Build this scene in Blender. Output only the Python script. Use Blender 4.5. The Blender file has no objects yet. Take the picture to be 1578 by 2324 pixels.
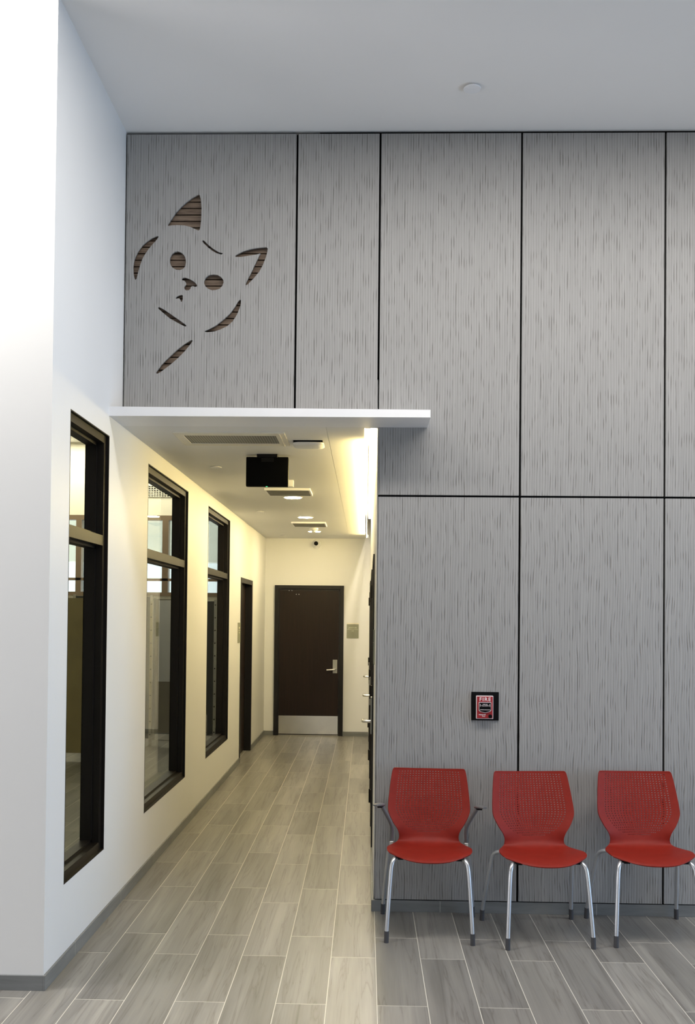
import bpy, bmesh, math, random
from mathutils import Vector, Matrix
random.seed(4)
S = bpy.context.scene
C = S.collection
PI = math.pi

# ------------------------------------------------------------------ materials
def L(r, g, b):                       # sRGB 0-255 -> linear
    f = lambda v: (v/255/12.92) if v/255 <= .04045 else ((v/255+.055)/1.055)**2.4
    return (f(r), f(g), f(b), 1)

class NT:
    def __init__(s, name):
        s.m = bpy.data.materials.new(name); s.m.use_nodes = True
        s.t = s.m.node_tree; s.b = s.t.nodes['Principled BSDF']; s.out = s.t.nodes['Material Output']
    def n(s, typ, **kw):
        x = s.t.nodes.new(typ)
        for k, v in kw.items():
            if k.startswith('i_'):
                key = k[2:]; key = int(key) if key.isdigit() else key.replace('_', ' ')
                x.inputs[key].default_value = v
            else: setattr(x, k, v)
        return x
    def l(s, a, b): s.t.links.new(a, b)
    def math(s, op, a, b=None, c=None):
        x = s.t.nodes.new('ShaderNodeMath'); x.operation = op
        for i, v in enumerate((a, b, c)):
            if v is None: continue
            if hasattr(v, 'links') or hasattr(v, 'is_linked'): s.l(v, x.inputs[i])
            else: x.inputs[i].default_value = v
        return x.outputs[0]
    def mix(s, fac, a, b, blend='MIX'):
        x = s.t.nodes.new('ShaderNodeMix'); x.data_type = 'RGBA'; x.blend_type = blend
        for sock, v in ((x.inputs[0], fac), (x.inputs[6], a), (x.inputs[7], b)):
            if hasattr(v, 'is_linked'): s.l(v, sock)
            else: sock.default_value = v
        return x.outputs[2]
    def pos(s):
        g = s.t.nodes.new('ShaderNodeNewGeometry'); return g.outputs['Position']
    def mapped(s, vec, scale, loc=(0, 0, 0)):
        x = s.t.nodes.new('ShaderNodeMapping'); x.inputs['Scale'].default_value = scale; x.inputs['Location'].default_value = loc
        s.l(vec, x.inputs['Vector']); return x.outputs[0]
    def noise(s, vec, scale=1, detail=2, rough=.5, dist=0):
        x = s.n('ShaderNodeTexNoise', i_Scale=scale, i_Detail=detail, i_Roughness=rough, i_Distortion=dist)
        s.l(vec, x.inputs['Vector']); return x.outputs['Fac']
    def ramp(s, fac, stops):
        x = s.t.nodes.new('ShaderNodeValToRGB'); e = x.color_ramp.elements
        while len(e) < len(stops): e.new(.5)
        for i, (p, c) in enumerate(stops): e[i].position = p; e[i].color = c if len(c) == 4 else (*c, 1)
        s.l(fac, x.inputs[0]); return x.outputs[0]
    def bump(s, h, dist, strength=1, normal=None):
        x = s.n('ShaderNodeBump', i_Strength=strength, i_Distance=dist); s.l(h, x.inputs['Height'])
        if normal: s.l(normal, x.inputs['Normal'])
        return x.outputs[0]

def plain(name, col, rough=.5, metal=0, spec=.5, var=.04, vs=8, bump=0):
    k = NT(name); b = k.b
    n = k.noise(k.mapped(k.pos(), (1, 1, 1)), vs, 3)
    c = tuple(col[:3])
    lo = tuple(max(0, v*(1-var)) for v in c)+(1,); hi = tuple(min(1, v*(1+var)) for v in c)+(1,)
    k.l(k.ramp(n, [(.3, lo), (.7, hi)]), b.inputs['Base Color'])
    b.inputs['Roughness'].default_value = rough; b.inputs['Metallic'].default_value = metal
    b.inputs['Specular IOR Level'].default_value = spec
    if bump:
        k.l(k.bump(k.noise(k.pos(), 350, 2), bump), b.inputs['Normal'])
    return k.m
def emit(name, col, strength):
    k = NT(name); e = k.n('ShaderNodeEmission', i_Strength=strength); e.inputs[0].default_value = (*col[:3], 1)
    k.l(e.outputs[0], k.out.inputs[0]); return k.m

M = {}
M['paint'] = plain('white_wall_paint', (.80, .80, .79), .45, var=.012, vs=1.5, spec=.3)
M['hall'] = plain('hall_wall_paint', (.44, .425, .40), .6, var=.02)
M['ceil'] = plain('ceiling_paint', (.87, .855, .835), .8, var=.02, vs=.8, spec=.2)
M['white'] = plain('white_enamel', (.86, .86, .87), .4, var=.01)
M['cream'] = plain('cream_paint', (.78, .74, .62), .6, var=.02)
M['black'] = plain('black_backing', (.004, .004, .004), .9, spec=.1)
M['blackpl'] = plain('black_plastic', (.0035, .0035, .004), .5, spec=.12)
M['screen'] = plain('black_screen', (.002, .002, .002), .5, spec=.04)
M['bronze'] = plain('dark_bronze_aluminium', (.007, .0052, .0036), .45, metal=.0, spec=.25, var=.08)
M['doorframe'] = plain('black_door_frame_paint', (.007, .006, .006), .45, spec=.3)
M['steel'] = plain('brushed_steel', (.72, .70, .66), .16, metal=1)
M['chrome'] = plain('satin_chrome', (.72, .70, .66), .28, metal=1)
M['silver'] = plain('silver_leg_paint', (.60, .62, .65), .32, metal=.75)
M['tip'] = plain('grey_rubber', (.055, .055, .06), .6)
M['arm'] = plain('grey_arm_plastic', (.13, .13, .13), .4)
M['grey'] = plain('grey_metal', (.33, .33, .31), .45, metal=.4)
M['tilegrey'] = None
M['sign'] = plain('sage_sign_plastic', L(140, 142, 124), .45)
M['signtxt'] = plain('pale_sign_lettering', L(215, 213, 190), .5)
M['alarmred'] = plain('alarm_red_plastic', (.34, .012, .018), .35)
M['alarmwhite'] = plain('alarm_white_print', (.85, .75, .76), .5)
M['led'] = emit('green_indicator', (.1, 1, .4), 1.5)
M['slot'] = emit('warm_cove_strip', (1, .88, .68), 130)
M['tube'] = emit('warm_linear_lens', (1, .765, .30), 94)
M['down'] = emit('warm_downlight_lens', (1, .87, .58), 200)
M['olive'] = plain('olive_panel_laminate', (.30, .25, .13), .4, var=.06)
M['darkpanel'] = plain('dark_steel_panel', (.075, .08, .085), .35, metal=.3)
M['panelw'] = plain('pale_panel_laminate', (.34, .31, .25), .35, var=.04)

def red_plastic():
    k = NT('red_chair_plastic'); b = k.b
    n = k.noise(k.pos(), 30, 3)
    k.l(k.ramp(n, [(.3, (.215, .0125, .0055, 1)), (.7, (.245, .0145, .0065, 1))]), b.inputs['Base Color'])
    b.inputs['Roughness'].default_value = .46; b.inputs['Specular IOR Level'].default_value = .25
    k.l(k.bump(k.noise(k.pos(), 900, 2), .0006), b.inputs['Normal'])
    return k.m
M['red'] = red_plastic()

def panel_material():
    # sculpted grey laminate: fine vertical flutes with short staggered gouges, drifting sideways in slow waves
    k = NT('carved_grey_wall_panel'); b = k.b
    p = k.pos(); sep0 = k.n('ShaderNodeSeparateXYZ'); k.l(p, sep0.inputs[0])
    zf = k.n('ShaderNodeMapRange', i_From_Min=3.2, i_From_Max=1.6, i_To_Min=0.0, i_To_Max=1.0); k.l(sep0.outputs[2], zf.inputs[0]); zf = zf.outputs[0]   # the carving grows wavier towards the floor
    warp = k.noise(k.mapped(p, (2.6, 0, 2.2)), 1, 2)
    wx = k.math('ADD', sep0.outputs[0], k.math('MULTIPLY', k.math('SUBTRACT', warp, .5), k.math('ADD', .008, k.math('MULTIPLY', zf, .032))))
    com = k.n('ShaderNodeCombineXYZ'); k.l(wx, com.inputs[0]); k.l(sep0.outputs[2], com.inputs[2]); q = com.outputs[0]
    n1 = k.noise(k.mapped(q, (22, 0, 3.0)), 1, 1)
    ph = k.math('ADD', k.math('MULTIPLY', wx, 66), k.math('MULTIPLY', n1, k.math('ADD', .5, k.math('MULTIPLY', zf, .8))))
    saw = k.math('FRACT', ph)
    flute = k.math('SINE', k.math('MULTIPLY', k.math('POWER', saw, 1.6), PI))          # rounded ribs, one steeper flank
    mask = k.ramp(k.noise(k.mapped(q, (36, 0, 8.5)), 1, 1), [(.50, (.0,)*3), (.70, (1,)*3)])    # where the gouges bite
    groove = k.math('MULTIPLY', k.math('POWER', k.math('SUBTRACT', 1, flute), 3), mask)
    h = k.math('SUBTRACT', k.math('MULTIPLY', flute, k.math('ADD', .09, k.math('MULTIPLY', zf, .20))), groove)
    k.l(k.bump(h, .0018, 1), b.inputs['Normal'])
    grain = k.noise(k.mapped(p, (150, 0, 2.5)), 1, 4, .6)
    base = k.ramp(grain, [(.25, (.278, .273, .265)), (.5, (.335, .329, .319)), (.8, (.387, .38, .369))])
    b.inputs['Roughness'].default_value = .5; b.inputs['Specular IOR Level'].default_value = .3
    # the gouges are coloured darker than the panel face
    cut = k.ramp(groove, [(.05, (1, 1, 1)), (.6, (.66, .65, .64))])
    ribs = k.ramp(flute, [(0, (.88,)*3), (1, (1.05,)*3)])  # rib shading put into the colour, darker between the flutes
    k.l(k.mix(1, k.mix(1, base, ribs, 'MULTIPLY'), cut, 'MULTIPLY'), b.inputs['Base Color'])
    return k.m
M['panel'] = panel_material()

def tile_material(name, floor=True):
    k = NT(name); b = k.b
    p = k.pos(); sep = k.n('ShaderNodeSeparateXYZ'); k.l(p, sep.inputs[0])
    TW, TL = .2248, .905
    com = k.n('ShaderNodeCombineXYZ')
    k.l(k.math('SUBTRACT', sep.outputs[1], 4.918-TL*20), com.inputs[0])
    k.l(k.math('SUBTRACT', sep.outputs[0], .065-TW*40), com.inputs[1])
    br = k.n('ShaderNodeTexBrick', offset=.6597, offset_frequency=2, squash=1)
    br.inputs['Color1'].default_value = (0, 0, 0, 1); br.inputs['Color2'].default_value = (1, 1, 1, 1)
    br.inputs['Mortar'].default_value = (.5, .5, .5, 1)
    br.inputs['Scale'].default_value = 1; br.inputs['Mortar Size'].default_value = .0021; br.inputs['Mortar Smooth'].default_value = .2
    br.inputs['Brick Width'].default_value = TL; br.inputs['Row Height'].default_value = TW
    k.l(com.outputs[0], br.inputs['Vector'])
    rnd = br.outputs['Color']; mort = br.outputs['Fac']
    off = k.n('ShaderNodeVectorMath', operation='SCALE'); k.l(rnd, off.inputs[0]); off.inputs['Scale'].default_value = 37
    add = k.n('ShaderNodeVectorMath', operation='ADD'); k.l(p, add.inputs[0]); k.l(off.outputs[0], add.inputs[1])
    q = add.outputs[0]
    w1 = k.noise(k.mapped(q, (8, .55, 0)), 1, 4, .55, .4)
    w2 = k.noise(k.mapped(q, (22, .9, 0)), 1, 3, .55, .8)
    w3 = k.noise(k.mapped(q, (120, 2.2, 0)), 1, 3, .6, .2)
    base = k.ramp(w1, [(.28, (.160, .153, .141)), (.47, (.212, .204, .190)), (.58, (.240, .231, .214)), (.74, (.300, .288, .265))])
    # thin darker veins where the second noise crosses its middle value
    band = k.math('ABSOLUTE', k.math('SUBTRACT', w2, .43))
    vein = k.ramp(band, [(.0, (.70, .68, .66)), (.012, (.86, .85, .84)), (.05, (1, 1, 1)), (.20, (1.05, 1.045, 1.03))])
    fine = k.ramp(w3, [(.3, (.93, .93, .93)), (.7, (1.06, 1.06, 1.055))])
    col = k.mix(1, k.mix(1, base, vein, 'MULTIPLY'), fine, 'MULTIPLY')
    tint = k.ramp(rnd, [(0, (.86, .86, .86)), (1, (1.12, 1.12, 1.11))])
    col = k.mix(1, col, tint, 'MULTIPLY')
    col = k.mix(mort, col, (.62, .59, .52, 1))
    k.l(col, b.inputs['Base Color'])
    b.inputs['Roughness'].default_value = .36; b.inputs['Specular IOR Level'].default_value = .45
    h = k.math('SUBTRACT', k.math('MULTIPLY', w2, .12), mort)
    k.l(k.bump(h, .0012), b.inputs['Normal'])
    return k.m
M['floor'] = tile_material('grey_plank_tile')

def base_tile():
    k = NT('grey_base_tile'); b = k.b; p = k.pos()
    w = k.noise(k.mapped(p, (2.5, 2.5, 18)), 1, 4, .55, .6)
    c = k.ramp(w, [(.3, (.15, .157, .157)), (.7, (.225, .232, .23))])
    sep = k.n('ShaderNodeSeparateXYZ'); k.l(p, sep.inputs[0])
    s = k.math('ADD', sep.outputs[0], sep.outputs[1])
    j = k.math('FRACT', k.math('DIVIDE', k.math('ADD', s, .20), .905))
    jm = k.math('LESS_THAN', j, .004)
    k.l(k.mix(jm, c, (.4, .4, .37, 1)), b.inputs['Base Color']); b.inputs['Roughness'].default_value = .45
    return k.m
M['base'] = base_tile()

def wood(name, a, c, sx=6, sz=120, rough=.45):
    k = NT(name); p = k.pos()
    w = k.noise(k.mapped(p, (sx, sx, sz)), 1, 4, .6, .8)
    k.l(k.ramp(w, [(.3, a), (.7, c)]), k.b.inputs['Base Color']); k.b.inputs['Roughness'].default_value = rough
    k.b.inputs['Specular IOR Level'].default_value = .25
    return k.m
M['slatwood'] = wood('reclaimed_slat_wood', (.085, .058, .042), (.25, .185, .135), 5, 150, .6)
M['doorwood'] = wood('dark_walnut_veneer', (.0075, .0036, .002), (.014, .007, .004), 60, 2.2, .42)
def perforated():
    k = NT('perforated_grille'); p = k.pos()
    sep = k.n('ShaderNodeSeparateXYZ'); k.l(p, sep.inputs[0])
    fx = k.math('FRACT', k.math('MULTIPLY', sep.outputs[0], 62)); fy = k.math('FRACT', k.math('MULTIPLY', sep.outputs[1], 62))
    m = k.math('MULTIPLY', k.math('GREATER_THAN', fx, .4), k.math('GREATER_THAN', fy, .4))
    k.l(k.mix(m, (.33, .32, .28, 1), (.03, .03, .03, 1)), k.b.inputs['Base Color']); return k.m
M['perf'] = perforated()

def glass():
    k = NT('window_glass')
    g = k.t.nodes.new('ShaderNodeNewGeometry')
    d = k.n('ShaderNodeVectorMath', operation='DOT_PRODUCT'); k.l(g.outputs['Normal'], d.inputs[0]); k.l(g.outputs['Incoming'], d.inputs[1])
    a = k.math('ABSOLUTE', d.outputs['Value'])
    f = k.math('ADD', .03, k.math('MULTIPLY', .80, k.math('POWER', k.math('SUBTRACT', 1, a), 5)))
    tr = k.n('ShaderNodeBsdfTransparent'); tr.inputs[0].default_value = (.93, .96, .94, 1)
    gl = k.n('ShaderNodeBsdfGlossy', i_Roughness=.0)
    mx = k.n('ShaderNodeMixShader'); k.l(f, mx.inputs[0]); k.l(tr.outputs[0], mx.inputs[1]); k.l(gl.outputs[0], mx.inputs[2])
    k.l(mx.outputs[0], k.out.inputs[0]); return k.m
M['glass'] = glass()

# ------------------------------------------------------------------ helpers
def box(bm, x0, x1, y0, y1, z0, z1, bev=0):
    x0, x1 = min(x0, x1), max(x0, x1); y0, y1 = min(y0, y1), max(y0, y1); z0, z1 = min(z0, z1), max(z0, z1)
    v = [bm.verts.new(p) for p in ((x0,y0,z0),(x1,y0,z0),(x1,y1,z0),(x0,y1,z0),(x0,y0,z1),(x1,y0,z1),(x1,y1,z1),(x0,y1,z1))]
    fs = [bm.faces.new([v[i] for i in q]) for q in ((0,3,2,1),(4,5,6,7),(0,1,5,4),(1,2,6,5),(2,3,7,6),(3,0,4,7))]
    if bev:
        es = list({e for f in fs for e in f.edges})
        bmesh.ops.bevel(bm, geom=es, offset=bev, segments=2, affect='EDGES', profile=.7)
def prism(bm, pts, axis, a, b):
    """closed outline pts (2D) extruded along axis from a to b"""
    def mk(p, t):
        return {'x': (t, p[0], p[1]), 'y': (p[0], t, p[1]), 'z': (p[0], p[1], t)}[axis]
    A = [bm.verts.new(mk(p, a)) for p in pts]; B = [bm.verts.new(mk(p, b)) for p in pts]
    n = len(pts)
    bm.faces.new(A); bm.faces.new(B[::-1])
    for i in range(n): bm.faces.new((A[i], B[i], B[(i+1) % n], A[(i+1) % n]))
def cyl(bm, c, r, h, axis='z', seg=28, r2=None):
    """cylinder/cone from c along axis by h"""
    r2 = r if r2 is None else r2
    rings = []
    for t, rr in ((0, r), (h, r2)):
        ring = []
        for i in range(seg):
            a = 2*PI*i/seg; u, w = rr*math.cos(a), rr*math.sin(a)
            p = {'z': (u, w, t), 'y': (u, t, w), 'x': (t, u, w)}[axis]
            ring.append(bm.verts.new((c[0]+p[0], c[1]+p[1], c[2]+p[2])))
        rings.append(ring)
    for i in range(seg):
        bm.faces.new((rings[0][i], rings[0][(i+1) % seg], rings[1][(i+1) % seg], rings[1][i]))
    bm.faces.new(rings[0]); bm.faces.new(rings[1])
def lathe(bm, c, prof, axis='z', seg=32):
    rings = []
    for (r, t) in prof:
        ring = []
        for i in range(seg):
            a = 2*PI*i/seg; u, w = r*math.cos(a), r*math.sin(a)
            p = {'z': (u, w, t), 'y': (u, t, w)}[axis]
            ring.append(bm.verts.new((c[0]+p[0], c[1]+p[1], c[2]+p[2])))
        rings.append(ring)
    for A, B in zip(rings, rings[1:]):
        for i in range(seg): bm.faces.new((A[i], A[(i+1) % seg], B[(i+1) % seg], B[i]))
    bm.faces.new(rings[0]); bm.faces.new(rings[-1])
def smooth_path(pts, n=6, it=2):
    P = [Vector(p) for p in pts]
    for _ in range(it):
        Q = [P[0]]
        for a, b in zip(P, P[1:]): Q += [a.lerp(b, .25), a.lerp(b, .75)]
        Q.append(P[-1]); P = Q
    return P
def tube(bm, pts, r, seg=12, it=2, rs=None, flat=1.0):
    P = smooth_path(pts, it=it) if it else [Vector(p) for p in pts]
    n = len(P); rings = []
    up = Vector((.13, .21, 1)).normalized(); prev = None
    for i, p in enumerate(P):
        t = (P[min(i+1, n-1)]-P[max(i-1, 0)]).normalized()
        if prev is None:
            a = t.cross(Vector((1, 0, 0)) if abs(t.x) < .8 else Vector((0, 1, 0))).normalized()
        else: a = (prev-t*prev.dot(t)).normalized()
        prev = a; b = t.cross(a)
        rr = r if rs is None else rs[0]+(rs[1]-rs[0])*i/(n-1)
        rings.append([bm.verts.new(p+(a*math.cos(2*PI*k/seg)*flat+b*math.sin(2*PI*k/seg))*rr) for k in range(seg)])
    for A, B in zip(rings, rings[1:]):
        for k in range(seg): bm.faces.new((A[k], A[(k+1) % seg], B[(k+1) % seg], B[k]))
    bm.faces.new(rings[0][::-1]); bm.faces.new(rings[-1])

def obj(name, bm, mat, parent=None, smooth=False, local=False, centre=True):
    """link bm as ONE mesh object; world coordinates unless local; its origin goes to its bottom centre"""
    bmesh.ops.recalc_face_normals(bm, faces=bm.faces)
    me = bpy.data.meshes.new(name)
    off = Vector((0, 0, 0))
    if centre and parent is None and not local:
        xs = [v.co for v in bm.verts]
        off = Vector(((min(v.x for v in xs)+max(v.x for v in xs))/2, (min(v.y for v in xs)+max(v.y for v in xs))/2, min(v.z for v in xs)))
        bmesh.ops.translate(bm, verts=bm.verts, vec=-off)
    if parent is not None and not local:
        bmesh.ops.translate(bm, verts=bm.verts, vec=-world_loc(parent))
    bm.to_mesh(me); bm.free()
    me.materials.append(mat)
    if smooth:
        me.polygons.foreach_set('use_smooth', [True]*len(me.polygons))
        try: me.set_sharp_from_angle(angle=math.radians(35))
        except Exception: pass
    o = bpy.data.objects.new(name, me); C.objects.link(o)
    o.location = off
    if parent is not None: o.parent = parent
    return o
def world_loc(o):
    v = Vector(o.location)
    while o.parent: o = o.parent; v = v+Vector(o.location)
    return v
def tag(o, label, cat, group=None, kind=None):
    if label: o['label'] = label
    if cat: o['category'] = cat
    if group: o['group'] = group
    if kind: o['kind'] = kind
    return o
def thing(name, label, cat, loc=(0, 0, 0), group=None, kind=None):
    o = bpy.data.objects.new(name, None); C.objects.link(o); o.location = loc; o.empty_display_size = .1
    return tag(o, label, cat, group, kind)
def struct(name, bm, mat, label=None):
    o = obj(name, bm, mat); o['kind'] = 'structure'
    o['label'] = label or name; o['category'] = name.split('_')[0]
    return o
def text_bm(s, size, extrude=.0008, align='CENTER', weight=0, sp=1.0):
    cu = bpy.data.curves.new('t', 'FONT'); cu.body = s; cu.size = size; cu.extrude = extrude
    cu.align_x = align; cu.align_y = 'CENTER'; cu.resolution_u = 3; cu.offset = weight; cu.space_character = sp
    o = bpy.data.objects.new('t', cu); C.objects.link(o)
    dg = bpy.context.evaluated_depsgraph_get(); me = bpy.data.meshes.new_from_object(o.evaluated_get(dg))
    bm = bmesh.new(); bm.from_mesh(me)
    bpy.data.objects.remove(o); bpy.data.curves.remove(cu); bpy.data.meshes.remove(me)
    return bm
def put_text(bm_dst, s, size, x, y, z, face='y', **kw):
    """lettering standing upright: face 'y' looks toward -y, face 'x' looks toward +x, 'nx' toward -x"""
    t = text_bm(s, size, **kw)
    if face == 'y': m = Matrix.Rotation(PI/2, 4, 'X')
    elif face == 'x': m = Matrix.Rotation(PI/2, 4, 'Z') @ Matrix.Rotation(PI/2, 4, 'X')
    else: m = Matrix.Rotation(-PI/2, 4, 'Z') @ Matrix.Rotation(PI/2, 4, 'X')
    t.transform(Matrix.Translation((x, y, z)) @ m)
    me = bpy.data.meshes.new('t'); t.to_mesh(me); t.free(); bm_dst.from_mesh(me); bpy.data.meshes.remove(me)

# ------------------------------------------------------------------ measured layout (metres, camera stands over the origin)
XL, XR = -1.456, .0607                 # corridor side walls
YW, YE, Y0, YF = 5.711, 13.941, 4.4155, 5.399
ZC, ZK, ZFT = 4.595, 2.834, 2.8830
SL = -.02                               # left lip of the light slot
GX0 = -6.2; HX1 = 6.2; HY0 = -6.5       # hall extents
WT = .128                                # wall thickness

# floor
bm = bmesh.new(); box(bm, GX0-.2, HX1+.2, HY0-.2, YE+.3, -.12, 0)
struct('floor', bm, M['floor'], 'grey wood-look plank tile floor')

# hall ceiling with a skylight well in front of the picture
SKX0, SKX1, SKY0, SKY1 = -3.5, 4.3, 3.68, 4.28
SKA, SKB = -1.45, -.45                   # unseen strip added between the skylights to cut light on the left wall
bm = bmesh.new()
for a in ((GX0, HX1, SKY1, YW+.2), (GX0, HX1, HY0, SKY0), (GX0, SKX0, SKY0, SKY1), (SKX1, HX1, SKY0, SKY1), (SKA, SKB, SKY0, SKY1)):
    box(bm, *a, ZC, ZC+.15)
for a in ((SKX0-.1, SKX0, SKY0, SKY1), (SKX1, SKX1+.1, SKY0, SKY1), (SKX0, SKX1, SKY0-.1, SKY0), (SKX0, SKX1, SKY1, SKY1+.1)):
    box(bm, *a, ZC+.15, ZC+.75)
struct('ceiling', bm, M['ceil'], 'high pale grey ceiling of the hall')

# corridor ceiling + canopy
bm = bmesh.new()
def wedge_canopy(bm):
    zl, zr = ZFT+.004, ZFT-.008
    v = [bm.verts.new(p) for p in ((XL, YF, ZK), (.350, YF, ZK-.002), (.350, YW-.021, ZK-.002), (XL, YW-.021, ZK),
                                   (XL, YF, zl), (.350, YF, zr), (.350, YW-.021, zr), (XL, YW-.021, zl))]
    for q in ((0,3,2,1),(4,5,6,7),(0,1,5,4),(1,2,6,5),(2,3,7,6),(3,0,4,7)): bm.faces.new([v[i] for i in q])
wedge_canopy(bm)
tag(obj('canopy', bm, M['white']), 'white projecting canopy slab over the corridor mouth with a bright fascia', 'canopy')
bm = bmesh.new()
box(bm, XL, -.2465, YW-.020, YE, ZK, ZK+.05); box(bm, -.2435, SL, YW-.020, YE, ZK, ZK+.05)
box(bm, -.2465, -.2435, YW-.020, YE, ZK+.004, ZK+.05)
box(bm, SL-.02, SL, YW+.02, YE, ZK+.05, ZK+.27)            # slot cheek
box(bm, SL-.02, XR, YW+.02, YE, ZK+.27, ZK+.29)            # slot lid
box(bm, SL-.02, XR, YW-.019, YW+.02, ZK+.0005, ZK+.048); box(bm, SL-.02, XR, YW+.021, YW+.04, ZK+.048, ZK+.29)               # slot end
o = obj('ceiling_corridor', bm, M['paint']); tag(o, 'lower white ceiling of the corridor', 'ceiling', kind='structure')

# walls
bm = bmesh.new()
WY = [(4.694, 5.412), (6.394, 7.845), (8.855, 10.276)]
WZ0, WZ1 = .402, 2.722
DY0, DY1, DZ = 11.215, 12.36, 2.159
cuts = [Y0]
for a, b_ in WY: cuts += [a, b_]
xa, xb = XL-WT, XL
y = Y0
for a, b_ in WY:
    box(bm, xa, xb, y, a, 0, ZC); box(bm, xa, xb, a, b_, 0, WZ0); box(bm, xa, xb, a, b_, WZ1, ZC); y = b_
box(bm, xa, xb, y, DY0, 0, ZC); box(bm, xa, xb, DY0, DY1, DZ, ZC); box(bm, xa, xb, DY1, YE+.15, 0, ZC)
bmesh.ops.remove_doubles(bm, verts=bm.verts, dist=1e-5)
struct('wall_left', bm, M['paint'], 'white wall with three tall windows along the left of the corridor')
bm = bmesh.new(); box(bm, GX0, XL-WT, Y0, Y0+.17, 0, ZC)
struct('wall_front_left', bm, M['paint'], 'white wall face at the far left edge, brightly daylit')
bm = bmesh.new(); box(bm, XL, XR, YE, YE+.15, 0, ZC)
struct('wall_end', bm, M['paint'], 'cream-lit wall closing the corridor')
bm = bmesh.new(); box(bm, XR, XR+.12, YW+.045, YE, 0, ZC)
struct('wall_right', bm, M['paint'], 'right hand wall of the corridor')
bm = bmesh.new()
box(bm, XR+.0045, HX1, YW, YW+.04, 0, ZC); box(bm, XL, XR+.0045, YW+.030, YW+.05, ZK+.05, ZC); box(bm, -.30, XR+.0045, YW, YW+.029, ZK+.30, ZC)
struct('wall_back', bm, M['black'], 'black backing wall behind the grey panels')
# rest of the hall, out of the picture
bm = bmesh.new()
for a in ((GX0, -2.3, 0, ZC), (2.3, HX1, 0, ZC), (-2.3, 2.3, 0, 1.2), (-2.3, 2.3, 2.8, ZC)):
    box(bm, a[0], a[1], HY0-.2, HY0, a[2], a[3])
struct('wall_rear', bm, M['hall'], 'hall wall behind the camera with a wide window opening')
bm = bmesh.new()
for a in ((HY0, 1.0, 0, ZC), (5.3, YW, 0, ZC), (1.0, 5.3, 0, .2), (1.0, 5.3, 2.7, ZC)):
    box(bm, HX1, HX1+.2, a[0], a[1], a[2], a[3])
struct('wall_hall_right', bm, M['hall'], 'hall wall to the right with a low window opening')
bm = bmesh.new()
for a in ((HY0, .6, 0, ZC), (3.6, Y0+.17, 0, ZC), (.6, 3.6, 0, .2), (.6, 3.6, 2.5, ZC)): box(bm, GX0-.2, GX0, a[0], a[1], a[2], a[3])  # the low opening is added for the fill lamp
struct('wall_hall_left', bm, M['hall'], 'hall wall beyond the left of the picture')

# baseboards
bm = bmesh.new(); box(bm, XL, XL+.011, Y0-.011, DY0-.002, 0, .068, .002); box(bm, XL, XL+.011, DY1+.002, YE-.012, 0, .068, .002)
struct('baseboard_left', bm, M['base'], 'grey tile skirting along the left corridor wall')
bm = bmesh.new(); box(bm, GX0, XL, Y0-.011, Y0, 0, .068, .002)
struct('baseboard_front_left', bm, M['base'], 'grey tile skirting under the white wall at the far left')
bm = bmesh.new(); box(bm, XL, -1.317, YE-.011, YE, 0, .062, .002); box(bm, -.316, XR-.014, YE-.011, YE, 0, .062, .002)
struct('baseboard_end', bm, M['base'], 'grey tile skirting on the end wall')
bm = bmesh.new(); box(bm, XR-.0135, HX1, YW-.022, YW-.0005, 0, .066, .002); box(bm, XR-.0135, XR-.0005, YW, 6.98, 0, .066, .002)
struct('baseboard_right', bm, M['base'], 'grey tile skirting under the grey panels')

# ------------------------------------------------------------------ wall panels
JX = [(-.4315, .0125), (.0607, .0125), (.8953, .012), (1.7351, .012)]
ZJ = 2.4294
top = ZC-.018; py0, py1 = YW-.020, YW
edges = [XL+.008, JX[0][0], JX[1][0], JX[2][0], JX[3][0], 3.05]
g = 'carved grey wall panels'
def pan(x0, x1, z0, z1, label):
    bm = bmesh.new(); box(bm, x0, x1, py0, py1, z0, z1, .0005)
    return tag(obj('wall_panel', bm, M['panel']), label, 'wall panel', g)
h = .006
pan(JX[0][0]+h, JX[1][0]-h, ZFT+.006, top, 'narrow grey carved panel right of the one with the cat face cut out')
pan(JX[1][0]+h, JX[2][0]-h, ZJ+h, top, 'upper grey carved panel that the right end of the white canopy overlaps')
pan(JX[2][0]+h, JX[3][0]-h, ZJ+h, top, 'upper grey carved panel directly above the joint over the middle and right chairs')
pan(JX[3][0]+h, 2.57, ZJ+h, top, 'upper grey carved panel cut by the right edge of the photo')
pan(XR+.0065, JX[2][0]-h, .072, ZJ-h, 'lower grey carved panel carrying the fire alarm pull station')
pan(JX[2][0]+h, JX[3][0]-h, .072, ZJ-h, 'lower grey carved panel behind the middle chair, right of the fire alarm panel')
pan(JX[3][0]+h, 2.57, .072, ZJ-h, 'lower grey carved panel at the right edge of the photo behind the right chair')
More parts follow.
